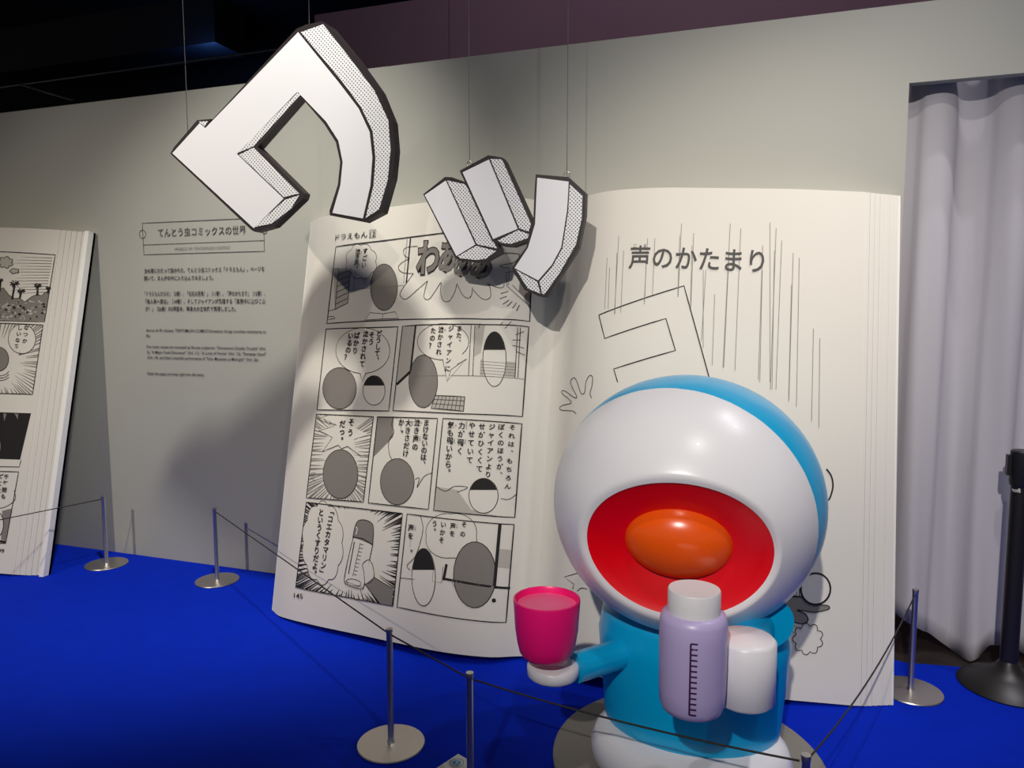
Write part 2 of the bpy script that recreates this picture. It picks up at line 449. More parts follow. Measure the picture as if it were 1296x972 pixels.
book = empty('open_book', (-.92, 3.05, 0), 'giant open comic book leaning on the wall behind the blue and white statue', 'book', 'giant comic books leaning on the wall')
pageL = half_book(S, book, -2.333, GUT, -2.333, -2.245, 6)
pageR = half_book(S, book, GUT, .498, .498, .36, 7)
pageL['label'] = 'page printed with eight comic frames'; pageR['label'] = 'page printed with the title and falling speed lines'
S2 = Page(-4.36, 3.017)
book2 = empty('open_book', (-4.6, 3.05, 0), 'giant comic book cut off at the left edge, with printed palm trees', 'book', 'giant comic books leaning on the wall')
page2 = half_book(S2, book2, -5.28, -3.862, -3.862, -4.04, 6)

P5 = lambda x, y: (400 + x / 3.739, 270 + y / 3.739)
P6 = lambda x, y: (370 + x / 3.353, 520 + y / 3.353)
P5b = lambda x, y: (500 + x / 8.1, 290 + y / 8.1)
def frame(A, pts, wd=.0045, fill=None):
    A.stroke(pts, wd, 'ink', 4, closed=True)
    if fill: A.poly(pts, fill, 0)
BW = .0026
# header
A = Art(S, P5)
A.htext('ドラえもん', (92, 128), (244, 112), 31, off=.006)
A.stroke([(255, 80), (284, 78), (283, 113), (254, 117)], .003, closed=True); A.htext('12', (258, 110), (280, 107), 32, off=.01)
A.build('lettering', pageL)
# 1 room with book on the floor
A = Art(S, P5)
frame(A, [(95, 158), (350, 126), (590, 95), (820, 78), (1034, 72), (1028, 200), (1018, 380), (1012, 512), (800, 501), (600, 499), (430, 502), (250, 510), (52, 522)])
A.stroke([(448, 118), (428, 330)], .007); A.stroke([(432, 120), (415, 330)], BW, 'thinink')
A.stroke([(60, 462), (82, 262), (108, 260), (90, 455), (60, 462)], BW); A.poly([(82, 262), (165, 258), (150, 425), (90, 455)], 'lighttone', 0)
for k in range(6): A.stroke([(108 - k * 3, 290 + k * 28), (163 - k * 3, 268 + k * 27)], BW)
A.stroke([(165, 258), (150, 425), (90, 455)], BW); A.stroke([(165, 362), (415, 340)], .002, 'thinink'); A.stroke([(178, 360), (188, 270)], .002, 'thinink')
A.stroke([(58, 490), (85, 487), (90, 497), (60, 503)], BW)
b = A.blob(215, 228, 72, 82, 'white', BW, 1, lobes=8); A.stroke([(222, 305), (232, 342), (240, 300)], BW)
A.blob(322, 350, 64, 110, 'tone', .003, 1)   # plain rounded shape
A.poly([(232, 505), (258, 470), (318, 476), (375, 466), (392, 497), (318, 500)], 'white', 3); A.stroke([(232, 505), (258, 470), (318, 476), (375, 466), (392, 497), (318, 500)], .003, closed=True, layer=4); A.stroke([(318, 476), (315, 500)], BW, layer=4)
A.vtext('すごい', (235, 178), (228, 245), 24); A.vtext('泣き声。', (200, 182), (190, 262), 24); A.vtext('な', (216, 184), (215, 195), 10, off=.0); A.vtext('ごえ', (208, 238), (207, 249), 10, off=.0)
A.stroke([(1012, 440), (905, 345), (900, 280), (1022, 275)], BW); A.stroke([(915, 270), (912, 340)], .003, 'thinink'); A.stroke([(930, 340), (985, 395)], .004, 'tone'); A.poly([(1022, 300), (1016, 430), (960, 370), (965, 310)], 'tone', 0)
for x, y, a in [(875, 380, 20), (870, 405, 25), (885, 430, 40), (905, 440, 50), (930, 450, 60), (950, 462, 70)]:
    A.stroke([(x, y), (x + 38 * math.cos(-math.radians(a)), y + 30 * math.sin(-math.radians(a)))], .003)
A.build('comic_panel', pageL, 'frame with a grey rounded shape and a scream balloon')
A = Art(S, P5b)
pts = [(200, 80), (95, 200), (105, 260), (150, 300), (60, 350), (40, 410), (90, 450), (190, 452)]
def curve(P, n=6):
    o = []
    for i in range(len(P) - 1):
        p0, p1, p2, p3 = P[max(i-1,0)], P[i], P[i+1], P[min(i+2, len(P)-1)]
        for k in range(n):
            t = k / n; o.append(tuple(.5*((2*p1[j])+(-p0[j]+p2[j])*t+(2*p0[j]-5*p1[j]+4*p2[j]-p3[j])*t*t+(-p0[j]+3*p1[j]-3*p2[j]+p3[j])*t**3) for j in (0,1)))
    return o + [P[-1]]
A.stroke(curve([(235, 175), (130, 185), (90, 215), (100, 270), (150, 300)]), BW); A.stroke(curve([(150, 300), (70, 345), (35, 395), (80, 445), (190, 455)]), BW)
A.stroke(curve([(190, 455), (60, 640), (70, 700), (120, 715), (220, 630), (335, 530)]), BW)
A.stroke(curve([(335, 530), (300, 660), (305, 710), (350, 718), (410, 640), (470, 545)]), BW)
A.stroke(curve([(475, 545), (470, 660), (500, 735), (560, 735), (615, 640), (635, 560)]), BW)
A.stroke(curve([(640, 565), (690, 670), (745, 708), (785, 680), (795, 600)]), BW)
A.stroke(curve([(800, 620), (880, 705), (940, 722), (980, 690), (975, 600), (945, 560)]), BW)
A.stroke(curve([(945, 560), (1060, 600), (1110, 595), (1120, 560)]), BW); A.stroke(curve([(1090, 250), (1180, 245), (1280, 265), (1220, 340), (1075, 378), (1180, 400)]), BW)
def scream(A, ch, cx, cy, h, rot, sk=1.0):
    for mat, off, lay in (('ink', .06, 5), ('tone', .03, 6)):
        V, Fs = glyph(ch, off); c0 = A.uv((cx, cy)); q = A.tr(cx, cy)
        k = (Vector(S.uv(q[0] + 1, q[1])) - Vector(S.uv(*q))).length / 8.1
        ca, sa = math.cos(rot), math.sin(rot)
        A.add([(c0.x + ((x) * ca * sk - (y - .38) * sa) * h * k, c0.y + (x * sa * sk + (y - .38) * ca) * h * k) for x, y in V], Fs, mat, lay)
scream(A, 'わ', 345, 290, 330, .0, .72); scream(A, 'あ', 545, 270, 320, -.1, .62); scream(A, 'あ', 700, 330, 310, -.1, .62); scream(A, 'あ', 890, 360, 310, -.15, .8)
A.build('scream_lettering', pageL)
# 2
A = Art(S, P5)
frame(A, [(48, 548), (388, 537), (345, 935), (5, 930)])
A.blob(222, 650, 128, 108, 'white', BW, 1); A.poly([(210, 752), (220, 795), (238, 750)], 'white', 3); A.stroke([(210, 757), (220, 795), (238, 755)], BW, layer=4)
A.blob(112, 828, 80, 98, 'tone', .003, 1); A.blob(275, 838, 52, 70, 'white', .003, 1)
A.poly(A.ellpts(275, 838, 50, 68, 200, 340), 'ink', 4)
A.vtext('どうして、', (300, 568), (288, 695), 27); A.vtext('そう', (266, 575), (262, 608), 27); A.vtext('泣かされて', (236, 570), (220, 712), 27); A.vtext('な', (254, 572), (253, 583), 10, off=.0); A.vtext('ばかり', (195, 578), (186, 650), 27); A.vtext('いるの？', (165, 580), (148, 680), 27)
A.build('comic_panel', pageL)
# 3
A = Art(S, P5)
frame(A, [(410, 535), (500, 528), (650, 525), (800, 527), (1008, 538), (978, 962), (670, 948), (365, 933)])
A.poly([(410, 540), (470, 535), (442, 748), (385, 800)], 'lighttone', 0); A.stroke([(472, 532), (448, 745)], .009); A.stroke([(382, 810), (448, 748)], .012); A.stroke([(455, 768), (720, 768), (985, 785)], BW, 'thinink')
A.stroke([(735, 530), (722, 768)], BW); A.stroke([(752, 530), (742, 770)], BW); A.stroke([(955, 540), (942, 778)], BW); A.stroke([(968, 540), (956, 778)], BW)
A.poly([(752, 530), (800, 530), (780, 660), (745, 680)], 'lighttone', 0); A.poly([(780, 690), (948, 705), (944, 775), (775, 766)], 'lighttone', 0)
for k in range(5): A.stroke([(778, 700 + k * 14), (945, 714 + k * 14)], .0018, 'thinink')
A.blob(602, 608, 122, 86, 'white', BW, 1); A.poly([(600, 685), (620, 795), (715, 685), (660, 640)], 'white', 3); A.stroke([(600, 690), (622, 795), (640, 740), (712, 690), (668, 715)], BW, layer=4)
A.blob(508, 795, 68, 125, 'tone', .003, 1)
A.blob(845, 690, 55, 130, 'white', .003, 1); A.poly(A.ellpts(845, 690, 53, 128, 200, 340), 'ink', 4)
A.poly([(565, 862), (705, 868), (698, 936), (545, 922)], 'lighttone', 2); A.stroke([(565, 862), (705, 868), (698, 936), (545, 922)], .004, closed=True, layer=4)
for k in range(1, 8): A.stroke([(565 + k * 17.5, 863 + k * .7), (545 + k * 19, 922 + k * 1.7)], .0022, layer=4)
A.stroke([(558, 880), (703, 888)], .0022, layer=4); A.stroke([(552, 900), (701, 912)], .0022, layer=4)
for x, y, x2, y2 in [(870, 530, 885, 515), (895, 545, 925, 512), (770, 545, 778, 520), (945, 575, 985, 560), (930, 600, 970, 600), (930, 625, 985, 638), (950, 655, 990, 672)]: A.stroke([(x, y), (x2, y2)], .0025)
A.vtext('また、', (680, 545), (675, 610), 27); A.vtext('ジャイアンに', (640, 545), (624, 735), 27); A.vtext('泣かされ', (593, 550), (582, 655), 27); A.vtext('な', (612, 552), (611, 563), 10, off=.0); A.vtext('たの？', (556, 555), (548, 625), 27)
A.build('comic_panel', pageL)
# 4
A = Art(S, P6); q = [(103, 14), (345, 25), (302, 386), (60, 368)]
frame(A, q); A.burst(q, 205, 195, 60, 105, 90, .006)
A.poly([(103, 18), (190, 60), (110, 80), (170, 110), (130, 170), (195, 145), (210, 160), (235, 150), (270, 185), (262, 120), (325, 100), (270, 75), (330, 28)], 'white', 2)
A.stroke([(150, 20), (105, 35), (190, 62), (112, 85), (172, 112), (128, 175), (195, 145), (210, 160), (235, 150), (290, 190)], BW)
A.blob(205, 268, 74, 104, 'tone', .003, 2)
A.stroke([(82, 262), (100, 262), (88, 275), (98, 298), (80, 285)], .0025, closed=True)
A.vtext('そう', (252, 48), (248, 92), 27); A.vtext('だっ。', (214, 55), (206, 125), 27)
A.build('comic_panel', pageL)
# 5
A = Art(S, P6)
frame(A, [(362, 25), (617, 32), (578, 418), (323, 390)]); A.poly([(362, 25), (430, 28), (428, 110), (390, 150), (345, 195)], 'tone', 0)
A.stroke(curve([(430, 30), (422, 60), (432, 90), (410, 130), (412, 180), (425, 210)]), BW); A.stroke(curve([(597, 262), (560, 278), (530, 325), (540, 285), (522, 290)]), BW)
A.blob(446, 300, 72, 98, 'tone', .003, 2)
A.vtext('まけないのは、', (570, 50), (555, 225), 26); A.vtext('泣き声の', (531, 50), (522, 152), 26); A.vtext('な', (548, 50), (547, 61), 10, off=.0); A.vtext('ごえ', (543, 112), (542, 123), 10, off=.0); A.vtext('大きさだけ', (494, 50), (482, 180), 26); A.vtext('おお', (511, 46), (510, 57), 10, off=.0); A.vtext('か…。', (464, 48), (460, 95), 26)
A.build('comic_panel', pageL)
# 6
A = Art(S, P6)
frame(A, [(640, 32), (975, 55), (945, 452), (600, 422)]); A.poly([(610, 322), (700, 335), (760, 420), (870, 445), (600, 420)], 'lighttone', 0)
A.stroke(curve([(610, 320), (650, 340), (690, 320), (745, 325), (700, 345)]), BW); A.stroke(curve([(885, 372), (920, 375), (950, 355)]), BW)
A.blob(812, 360, 62, 74, 'white', .003, 2); A.poly(A.ellpts(812, 360, 60, 72, 200, 340), 'ink', 4)
A.vtext('それは、もちろん', (935, 70), (915, 320), 29); A.vtext('ぼくのほうが、', (888, 68), (880, 270), 29); A.vtext('ジャイアンより', (848, 68), (832, 270), 29); A.vtext('せがひくくて', (806, 66), (795, 245), 29)
A.vtext('やせていて', (764, 62), (754, 208), 29); A.vtext('力が弱く', (720, 62), (712, 170), 29); A.vtext('ちから', (740, 50), (739, 72), 10, off=.0); A.vtext('よわ', (735, 124), (734, 135), 10, off=.0); A.vtext('気も弱いから。', (674, 60), (660, 260), 29); A.vtext('き', (694, 62), (693, 73), 10, off=.0); A.vtext('よわ', (688, 122), (687, 133), 10, off=.0)
A.build('comic_panel', pageL)
# 7 flask
A = Art(S, P6); q = [(60, 387), (468, 435), (428, 828), (15, 748)]
frame(A, q); A.burst(q, 250, 590, 150, 165, 150, .007, 'ink')
A.blob(130, 560, 86, 172, 'white', BW, 2, rot=5, lobes=10, amp=.06)
A.poly([(258, 535), (342, 568), (305, 750), (222, 720)], 'white', 3); A.stroke(curve([(262, 530), (240, 620), (222, 715), (240, 740), (290, 754), (305, 742), (325, 650), (342, 568)]), .0035, layer=5)
A.poly(curve([(258, 535), (272, 478), (295, 462), (330, 470), (345, 495), (342, 568)]), 'tone', 4); A.stroke(curve([(258, 535), (272, 478), (295, 462), (330, 470), (345, 495), (342, 568)]), .0035, layer=5); A.stroke([(258, 535), (300, 542), (342, 568)], .005, layer=5)
A.stroke([(272, 492), (278, 500), (272, 525)], .006, 'white', 6); A.stroke([(290, 560), (258, 700)], .0025, layer=5); A.stroke([(265, 555), (240, 690)], .005, layer=5)
for k in range(9): A.stroke([(290 - k * 3.6, 565 + k * 16), (304 - k * 3.6, 568 + k * 16)], .0022, layer=5)
A.stroke(A.ellpts(262, 728, 32, 14, rot=12), .0025, closed=True, layer=5)
A.poly(curve([(310, 735), (305, 660), (325, 632), (342, 655), (348, 700), (335, 725), (320, 738)]), 'white', 5); A.stroke(curve([(310, 735), (305, 680), (300, 650), (325, 632), (342, 655), (348, 700), (335, 725), (310, 735)]), .003, layer=6)
A.poly([(312, 735), (348, 705), (430, 755), (424, 826), (375, 818)], 'tone', 5); A.stroke([(348, 705), (430, 755)], .003, layer=6); A.stroke([(312, 735), (372, 818)], .003, layer=6)
A.vtext('「コエカタマリン」', (168, 425), (128, 688), 25); A.vtext('というくすりだよ。', (124, 430), (94, 690), 25)
A.build('comic_panel', pageL)
# 8
A = Art(S, P6)
frame(A, [(488, 437), (942, 482), (908, 897), (445, 832)])
A.stroke([(882, 478), (858, 745)], .013); A.stroke([(645, 712), (925, 752)], .010); A.stroke([(655, 650), (642, 718)], .012); A.poly([(878, 585), (928, 590), (922, 670), (870, 664)], 'lighttone', 0)
A.stroke([(460, 708), (520, 715)], BW); A.stroke([(600, 655), (595, 725), (635, 728), (640, 660)], BW, 'thinink')
A.blob(675, 530, 112, 98, 'white', BW, 1, lobes=4, amp=.05); A.stroke(curve([(545, 445), (555, 500), (540, 570), (520, 620), (488, 655), (500, 675)]), BW)
A.blob(775, 695, 90, 140, 'tone', .0035, 3); A.blob(558, 705, 50, 122, 'white', .003, 3); A.poly(A.ellpts(558, 705, 48, 120, 195, 345), 'ink', 5)
for k in range(3): A.stroke(curve([(685 + k * 10, 705), (678 + k * 10, 725), (690 + k * 10, 748)]), .002, 'thinink')
A.blob(856, 804, 9, 9, 'ink', 0, 3)
A.vtext('その', (730, 482), (724, 522), 25); A.vtext('声を', (683, 488), (680, 520), 25); A.vtext('こえ', (701, 482), (700, 493), 10, off=.0); A.vtext('いかそ', (642, 482), (634, 548), 25); A.vtext('う。', (605, 478), (600, 510), 25); A.vtext('声を…。', (505, 495), (500, 600), 25); A.vtext('こえ', (523, 490), (522, 501), 10, off=.0)
A.build('comic_panel', pageL)
A = Art(S, P6); A.htext('145', (8, 792), (45, 796), 28, off=.008); A.build('lettering', pageL)

# right page
P8 = lambda x, y: (700 + x / 3.24, 280 + y / 3.24)
A = Art(S, P8)
A.htext('声のかたまり', (310, 186), (864, 204), 100, 'titleink', off=.010)
A.htext('こ', (330, 108), (343, 108), 17); A.htext('え', (370, 108), (385, 108), 17)
A.build('title_lettering', pageR)
A = Art(S, P8)
A.stroke([(188, 385), (537, 265), (640, 640)], .0045); A.stroke([(188, 385), (212, 481), (463, 399), (502, 530), (249, 606), (265, 660)], .0045)
A.build('block_character', pageR, 'outlined block character like a large square bracket')
A = Art(S, P8)
for x, y0, y1, dx in [(222, 150, 360, -10), (232, 190, 360, -6), (270, 60, 380, -18), (262, 130, 380, -8), (290, 120, 375, -12), (388, 70, 340, -14), (382, 180, 330, -6), (418, 70, 300, -10), (527, 10, 310, -14), (520, 60, 310, -8), (577, 50, 355, -12), (570, 100, 345, -6), (627, 200, 490, -18), (616, 200, 520, 0), (663, 300, 590, -10), (727, 10, 600, -30), (722, 130, 600, -22), (770, 30, 612, -24), (860, 100, 650, -18), (858, 200, 660, -10), (890, 5, 660, 0), (915, 30, 690, -24), (908, 120, 690, -10), (938, 80, 690, -24), (985, 130, 730, -18), (978, 260, 740, -12), (1010, 150, 760, -12), (1068, 440, 820, -8), (1094, 480, 845, -4)]:
    A.stroke([(x, y0), (x + dx * .5, (y0 + y1) / 2), (x + dx, y1)], .0022, 'thinink')
for x, y0, y1 in [(160, 560, 700), (150, 640, 760)]: pass
A.build('speed_lines', pageR)
A = Art(S, P8)
A.stroke(curve([(95, 790), (80, 778), (35, 775), (28, 765), (40, 755), (75, 745), (60, 725), (38, 708), (38, 695), (55, 700), (85, 722), (98, 720), (78, 680), (72, 655), (85, 642), (97, 655), (115, 705), (130, 702), (135, 660), (150, 633), (162, 640), (160, 675), (152, 705), (158, 725)], 4), .003)
A.build('hand_drawing', pageR)
P9 = lambda x, y: (980 + x / 2.776, 570 + y / 2.776)
A = Art(S, P9)
A.stroke(curve([(183, 65), (200, 90), (206, 125), (198, 160), (190, 175)]), .006); A.build('curved_line', pageR)
A = Art(S, P9)
A.stroke([(20, 440), (105, 430), (140, 470), (120, 515), (60, 510), (25, 515)], .003); 
for k in range(9): A.stroke([(30 + k * 9, 445 - k), (24 + k * 9, 512)], .0022)
A.poly(curve([(20, 515), (100, 515), (150, 540), (188, 545), (190, 558), (140, 568), (80, 560), (110, 575), (118, 598), (90, 608), (40, 590), (10, 575)]), 'tone', 1); A.stroke(curve([(20, 515), (100, 515), (150, 540), (188, 545), (190, 558), (140, 568), (80, 560), (110, 575), (118, 598), (90, 608), (40, 590), (10, 575)]), .0035)
A.blob(145, 486, 52, 55, 'white', .007, 4)
A.blob(118, 662, 50, 52, None, .003, 2, lobes=9, amp=.14)
A.stroke([(20, 590), (95, 628)], .0025, 'thinink'); A.stroke([(15, 600), (70, 640)], .0025, 'thinink')
A.build('tumbling_shape_drawing', pageR)
A = Art(S, lambda x, y: (660 + x / 4.42, 560 + y / 4.42))
A.stroke([(322, 708), (318, 730), (240, 752), (293, 792), (288, 820)], .0035); A.stroke(curve([(312, 832), (335, 815), (368, 820)]), .0035); A.stroke(curve([(280, 635), (285, 655), (300, 650)]), .005)
A.build('star_drawing', pageR)

# second book print
L3 = lambda x, y: (x / 3.24, 260 + y / 3.24)
L4 = lambda x, y: (x / 3.24, 540 + y / 3.24)
A = Art(S2, lambda x, y: (x / 8.1, 300 + y / 8.1))
frame(A, [(-500, 130), (570, 183), (460, 868), (-560, 850)])
for k in range(13): A.stroke([(540 - k * 5, 215 + k * 29), (220 - (k % 3) * 60, 205 + k * 31)], .004, 'thinink', taper=True)
hill = [(-100, 560), (40, 520), (90, 590), (150, 630), (205, 625), (255, 665), (330, 610), (380, 588), (430, 600), (475, 560), (508, 570), (462, 860), (-100, 845)]
A.poly(hill, 'tone', 1); A.stroke(hill[:-2], .003, layer=3)
for i in range(70):
    x, y = random.uniform(-20, 470), random.uniform(660, 840); A.blob(x, y, random.uniform(6, 20), random.uniform(5, 14), 'lighttone' if i % 3 else 'ink', 0, 2 + i % 2)
for x, y, r, tx, ty in [(10, 440, 30, 0, 560), (155, 475, 58, 128, 640), (222, 552, 48, 205, 628), (392, 495, 46, 385, 602), (500, 520, 30, 495, 580)]:
    A.stroke([(x, y), (tx, ty)], .012, layer=3)
    for k in range(9):
        a = math.radians(200 + k * 40 if k < 9 else 0) ; e = (x + r * math.cos(a), y + r * .75 * math.sin(a) + 6)
        A.poly([(x - 5, y + 4), (x + (e[0]-x)*.6 - 6*math.sin(a), y + (e[1]-y)*.6 - 10), e, (x + (e[0]-x)*.5 + 4, y + (e[1]-y)*.5 + 8)], 'ink', 4)
A.blob(60, 260, 70, 55, 'lighttone', .004, 1, lobes=7, amp=.2); A.blob(150, 350, 45, 25, 'lighttone', .004, 1, lobes=5, amp=.2)
A.build('comic_panel', page2, 'frame with palm trees above dark bushes')
A = Art(S2, L3)
q = [(-200, 478), (178, 490), (135, 775), (-230, 765)]
frame(A, q); A.burst(q, -20, 640, 100, 100, 90, .008)
A.blob(92, 548, 56, 60, 'white', .003, 3); A.stroke([(100, 606), (78, 612), (85, 600)], .003); A.blob(-5, 630, 42, 50, 'tone', .003, 3)
for k in range(3): A.stroke(curve([(-20, 700 + k * 10), (20, 695 + k * 10), (38, 680 + k * 12)]), .003)
A.vtext('なつか', (110, 502), (104, 556), 21); A.vtext('しいなあ', (84, 502), (70, 578), 21)
A.build('comic_panel', page2)
A = Art(S2, L4)
q = [(-200, -65), (128, -55), (83, 135), (-230, 125)]
A.poly(q, 'ink', 1); A.poly([(15, -55), (28, -52), (18, -22)], 'tone', 2); A.poly([(60, -55), (76, -52), (74, -30)], 'tone', 2)
A.stroke([(-230, 160), (80, 165), (88, 138)], .004, closed=False); A.blob(-20, 80, 24, 50, 'white', .003, 3)
A.build('comic_panel', page2, 'black printed frame')
A = Art(S2, L4)
frame(A, [(-220, 178), (78, 185), (25, 478), (-260, 470)])
A.stroke(curve([(60, 260), (62, 300), (20, 330), (-30, 335)]), .003); A.vtext('千年間も', (28, 205), (16, 285), 21); A.vtext('どこに', (5, 202), (-2, 262), 21)
A.poly([(10, 345), (50, 335), (26, 470), (5, 462)], 'tone', 1); A.blob(-10, 400, 26, 50, 'white', .004, 3); A.stroke([(-30, 462), (25, 474)], .012)
A.build('comic_panel', page2)
A = Art(S2, L4); A.htext('199', (-12, 514), (18, 517), 22, off=.006); A.build('lettering', page2)

# ------------------------------------------------------------------ hanging sound-effect boards
def board_part(name, pts, tr, Y, thick, mat, parent, ofs=0.0):
    bm = bmesh.new(); P = [at_y(*tr(*p), Y) for p in pts]
    a = [bm.verts.new((p.x, Y - ofs, p.z)) for p in P]; b = [bm.verts.new((p.x, Y - ofs + thick, p.z)) for p in P]; n = len(P)
    f1 = bm.faces.new(a); f2 = bm.faces.new(b[::-1])
    for i in range(n): bm.faces.new((a[i], b[i], b[(i+1) % n], a[(i+1) % n]))
    f1.normal_update(); f2.normal_update()
    bmesh.ops.triangulate(bm, faces=[f1, f2], ngon_method='EAR_CLIP'); bmesh.ops.recalc_face_normals(bm, faces=bm.faces)
    return link(name, bm, mat, parent)
Z1 = lambda x, y: (x / 2, y / 2)
YW = 2.75
c = at_y(350, 160, YW)
wa = empty('hanging_sign', (c.x, YW, c.z), 'large hanging white block character with dotted sides and black edges, upper left', 'sign', 'hanging block characters')
face = [(437, 388), (506, 312), (520, 325), (755, 82)] + [(800, 138), (860, 212), (908, 275), (936, 335), (943, 400), (938, 470), (919, 553), (842, 539), (862, 470), (868, 410), (857, 356), (826, 308), (755, 234), (600, 390), (718, 503), (643, 578)]
outer = [(431, 389), (440, 373), (499, 304), (534, 301), (530, 311), (750, 73), (775, 62), (815, 54), (836, 66), (905, 150), (962, 230), (994, 308), (1000, 380), (993, 450), (968, 538), (922, 562), (835, 545), (834, 533), (855, 468), (861, 410), (850, 360), (820, 313), (762, 246), (652, 372), (770, 489), (766, 503), (692, 574), (645, 587), (636, 582)]
board_part('backing_board', outer, Z1, YW, .045, M['board'], wa)
board_part('white_face', face, Z1, YW, .002, M['face'], wa, .002)
for pts in ([(762, 82), (818, 62), (880, 140), (948, 230), (983, 305), (989, 380), (982, 455), (960, 530), (926, 552), (946, 470), (951, 400), (944, 333), (915, 272), (867, 207), (805, 133)],
            [(645, 575), (722, 506), (758, 494), (738, 528), (688, 566)], [(606, 392), (642, 374), (757, 490), (719, 499)],
            [(605, 386), (752, 234), (761, 240), (643, 370)], [(503, 308), (527, 307), (519, 320)]):
    board_part('dotted_side', pts, Z1, YW, .002, M['dots'], wa, .002)
def wire(pts, parent, r=.0015):
    bm = bmesh.new(); tube(bm, pts, r, 6); link('wire', bm, M['steel'], parent, smooth=True)
def up(px, py, Y, top=4.99):
    p = at_y(px, py, Y); return [(p.x, Y + .02, p.z), (p.x, Y + .02, top)]
wire(up(388, 36, YW), wa); wire(up(234, 176, YW), wa)
Z7 = lambda x, y: (520 + x / 4.629, 180 + y / 4.629)
YT = 2.95
c = at_y(640, 280, YT)
tsu = empty('hanging_sign', (c.x, YT, c.z), 'smaller hanging sign of three white block strokes with dotted sides, between the books', 'sign', 'hanging block characters')
tsu['label'] = 'smaller hanging sign of three white strokes with dotted sides, before the comic page'
strokes = [
 (0, [(72, 305), (200, 203), (240, 205), (325, 235), (522, 620), (526, 650), (440, 697), (380, 705), (280, 692), (260, 675)],
  [(82, 310), (205, 225), (378, 600), (268, 667)], [[(213, 224), (320, 247), (336, 275), (505, 622), (388, 598)], [(276, 669), (383, 607), (500, 637), (440, 683), (380, 690), (290, 680)]]),
 (.004, [(288, 168), (455, 77), (535, 90), (552, 110), (718, 470), (714, 560), (690, 582), (600, 615), (545, 610), (478, 580)],
  [(306, 178), (460, 103), (628, 508), (485, 568)], [[(468, 100), (536, 102), (706, 480), (692, 525), (638, 505)], [(512, 577), (630, 516), (694, 540), (686, 563), (590, 596), (542, 592)]]),
 (.008, [(735, 190), (925, 206), (1027, 300), (1023, 430), (985, 622), (882, 782), (802, 911), (758, 905), (668, 865), (598, 748), (596, 733), (678, 618), (720, 480), (727, 300)],
  [(745, 210), (928, 233), (925, 300), (918, 405), (884, 618), (830, 718), (750, 810), (612, 738), (690, 620), (732, 480), (740, 300)],
  [[(935, 250), (1008, 315), (1004, 450), (970, 600), (878, 762), (785, 893), (772, 885), (758, 817), (838, 722), (892, 622), (926, 405)], [(622, 750), (744, 818), (763, 887), (690, 858)]])]
for dz, out, fc, dd in strokes:
    bd = board_part('backing_board', out, Z7, YT, .045 - dz, M['board'], tsu, dz)
    board_part('white_face', fc, Z7, YT, .002, M['face'], tsu, dz + .002)
    for d in dd: board_part('dotted_side', d, Z7, YT, .002, M['dots2'], tsu, dz + .002)
wire(up(592, 205, YT), tsu); wire(up(716, 222, YT), tsu)
for px, py in ((592, 207), (716, 220)):
    p = at_y(px, py, YT); bm = bmesh.new()
    pts = [(p.x + .012 * math.cos(a), YT + .02, p.z + .012 * math.sin(a)) for a in [k * math.pi / 6 for k in range(12)]]
    tube(bm, pts + [pts[0]], .0025, 6); link('hook_ring', bm, M['steel'], tsu, smooth=True)

# ------------------------------------------------------------------ statue stand-in
DX, DY = -.215, 2.42
bm = bmesh.new(); lathe(bm, [(0, .001), (.44, .001), (.447, .004), (.447, .018), (.442, .022), (0, .022)], DX, DY, 64)
tag(link('display_disc', bm, M['disc'], smooth=True, autosmooth=30, origin=(DX, DY, 0)), 'flat round grey disc on the blue carpet under the blue and white statue', 'platform')
st = empty('statue', (DX, DY, .022), 'big glossy blue and white rounded statue with red hollow, standing on grey disc', 'statue')
BC = Vector((-.228, 2.33, .915)); BR = Vector((.412, .412, .395))
view = (Vector((0, 0, H)) - BC).normalized()
right = Vector((0, 0, 1)).cross(view).normalized(); upv = view.cross(right)
def tilt(lx, ly): return (view + right * math.tan(math.radians(lx)) + upv * math.tan(math.radians(ly))).normalized()
cap = tilt(-17, -22); ax = tilt(-4, -24)
e1 = Vector((0, 0, 1)).cross(ax).normalized(); e2 = ax.cross(e1)
def dirn(al, ph): return ax * math.cos(al) + (e1 * math.cos(ph) + e2 * math.sin(ph)) * math.sin(al)
def rim(ph):
    a, b = math.radians(41), math.radians(33)
    return 1 / math.sqrt((math.cos(ph) / a) ** 2 + (math.sin(ph) / b) ** 2)
def cap_edge(ph):
    for k in range(0, 720):
        al = rim(ph) + .01 + k * .004
        if dirn(al, ph).dot(cap) < math.cos(math.radians(76)): return min(al, math.pi - .02)
    return math.pi - .02
def ballpt(d, r=1): return BC + Vector((d.x * BR.x, d.y * BR.y, d.z * BR.z)) * r
def polar(name, f0, f1, rad, mat, n=20, m=96):
    bm = bmesh.new(); R = []
    for j in range(n + 1):
        t = j / n; row = []
        for i in range(m):
            ph = 2 * math.pi * i / m; al = f0(ph) + (f1(ph) - f0(ph)) * t
            row.append(bm.verts.new(ballpt(dirn(al, ph), rad(t))))
        R.append(row)
    for A_, B_ in zip(R, R[1:]):
        for i in range(m): bm.faces.new((A_[i], A_[(i+1) % m], B_[(i+1) % m], B_[i]))
    bmesh.ops.remove_doubles(bm, verts=bm.verts, dist=1e-5); bmesh.ops.recalc_face_normals(bm, faces=bm.faces)
    return link(name, bm, mat, st, smooth=True)
polar('front_shell', lambda p: rim(p) - .03, cap_edge, lambda t: 1 - .035 * max(0, 1 - t * 14) ** 2, M['gwhite'], 40)
polar('rear_shell', lambda p: cap_edge(p) - .012, lambda p: math.pi, lambda t: .998, M['blue'], 30)
polar('red_hollow', lambda p: rim(p) - .022, lambda p: .0, lambda t: .965 - .30 * math.sin(min(1, t * 1.15) * math.pi / 2) ** .8, M['red'], 30)
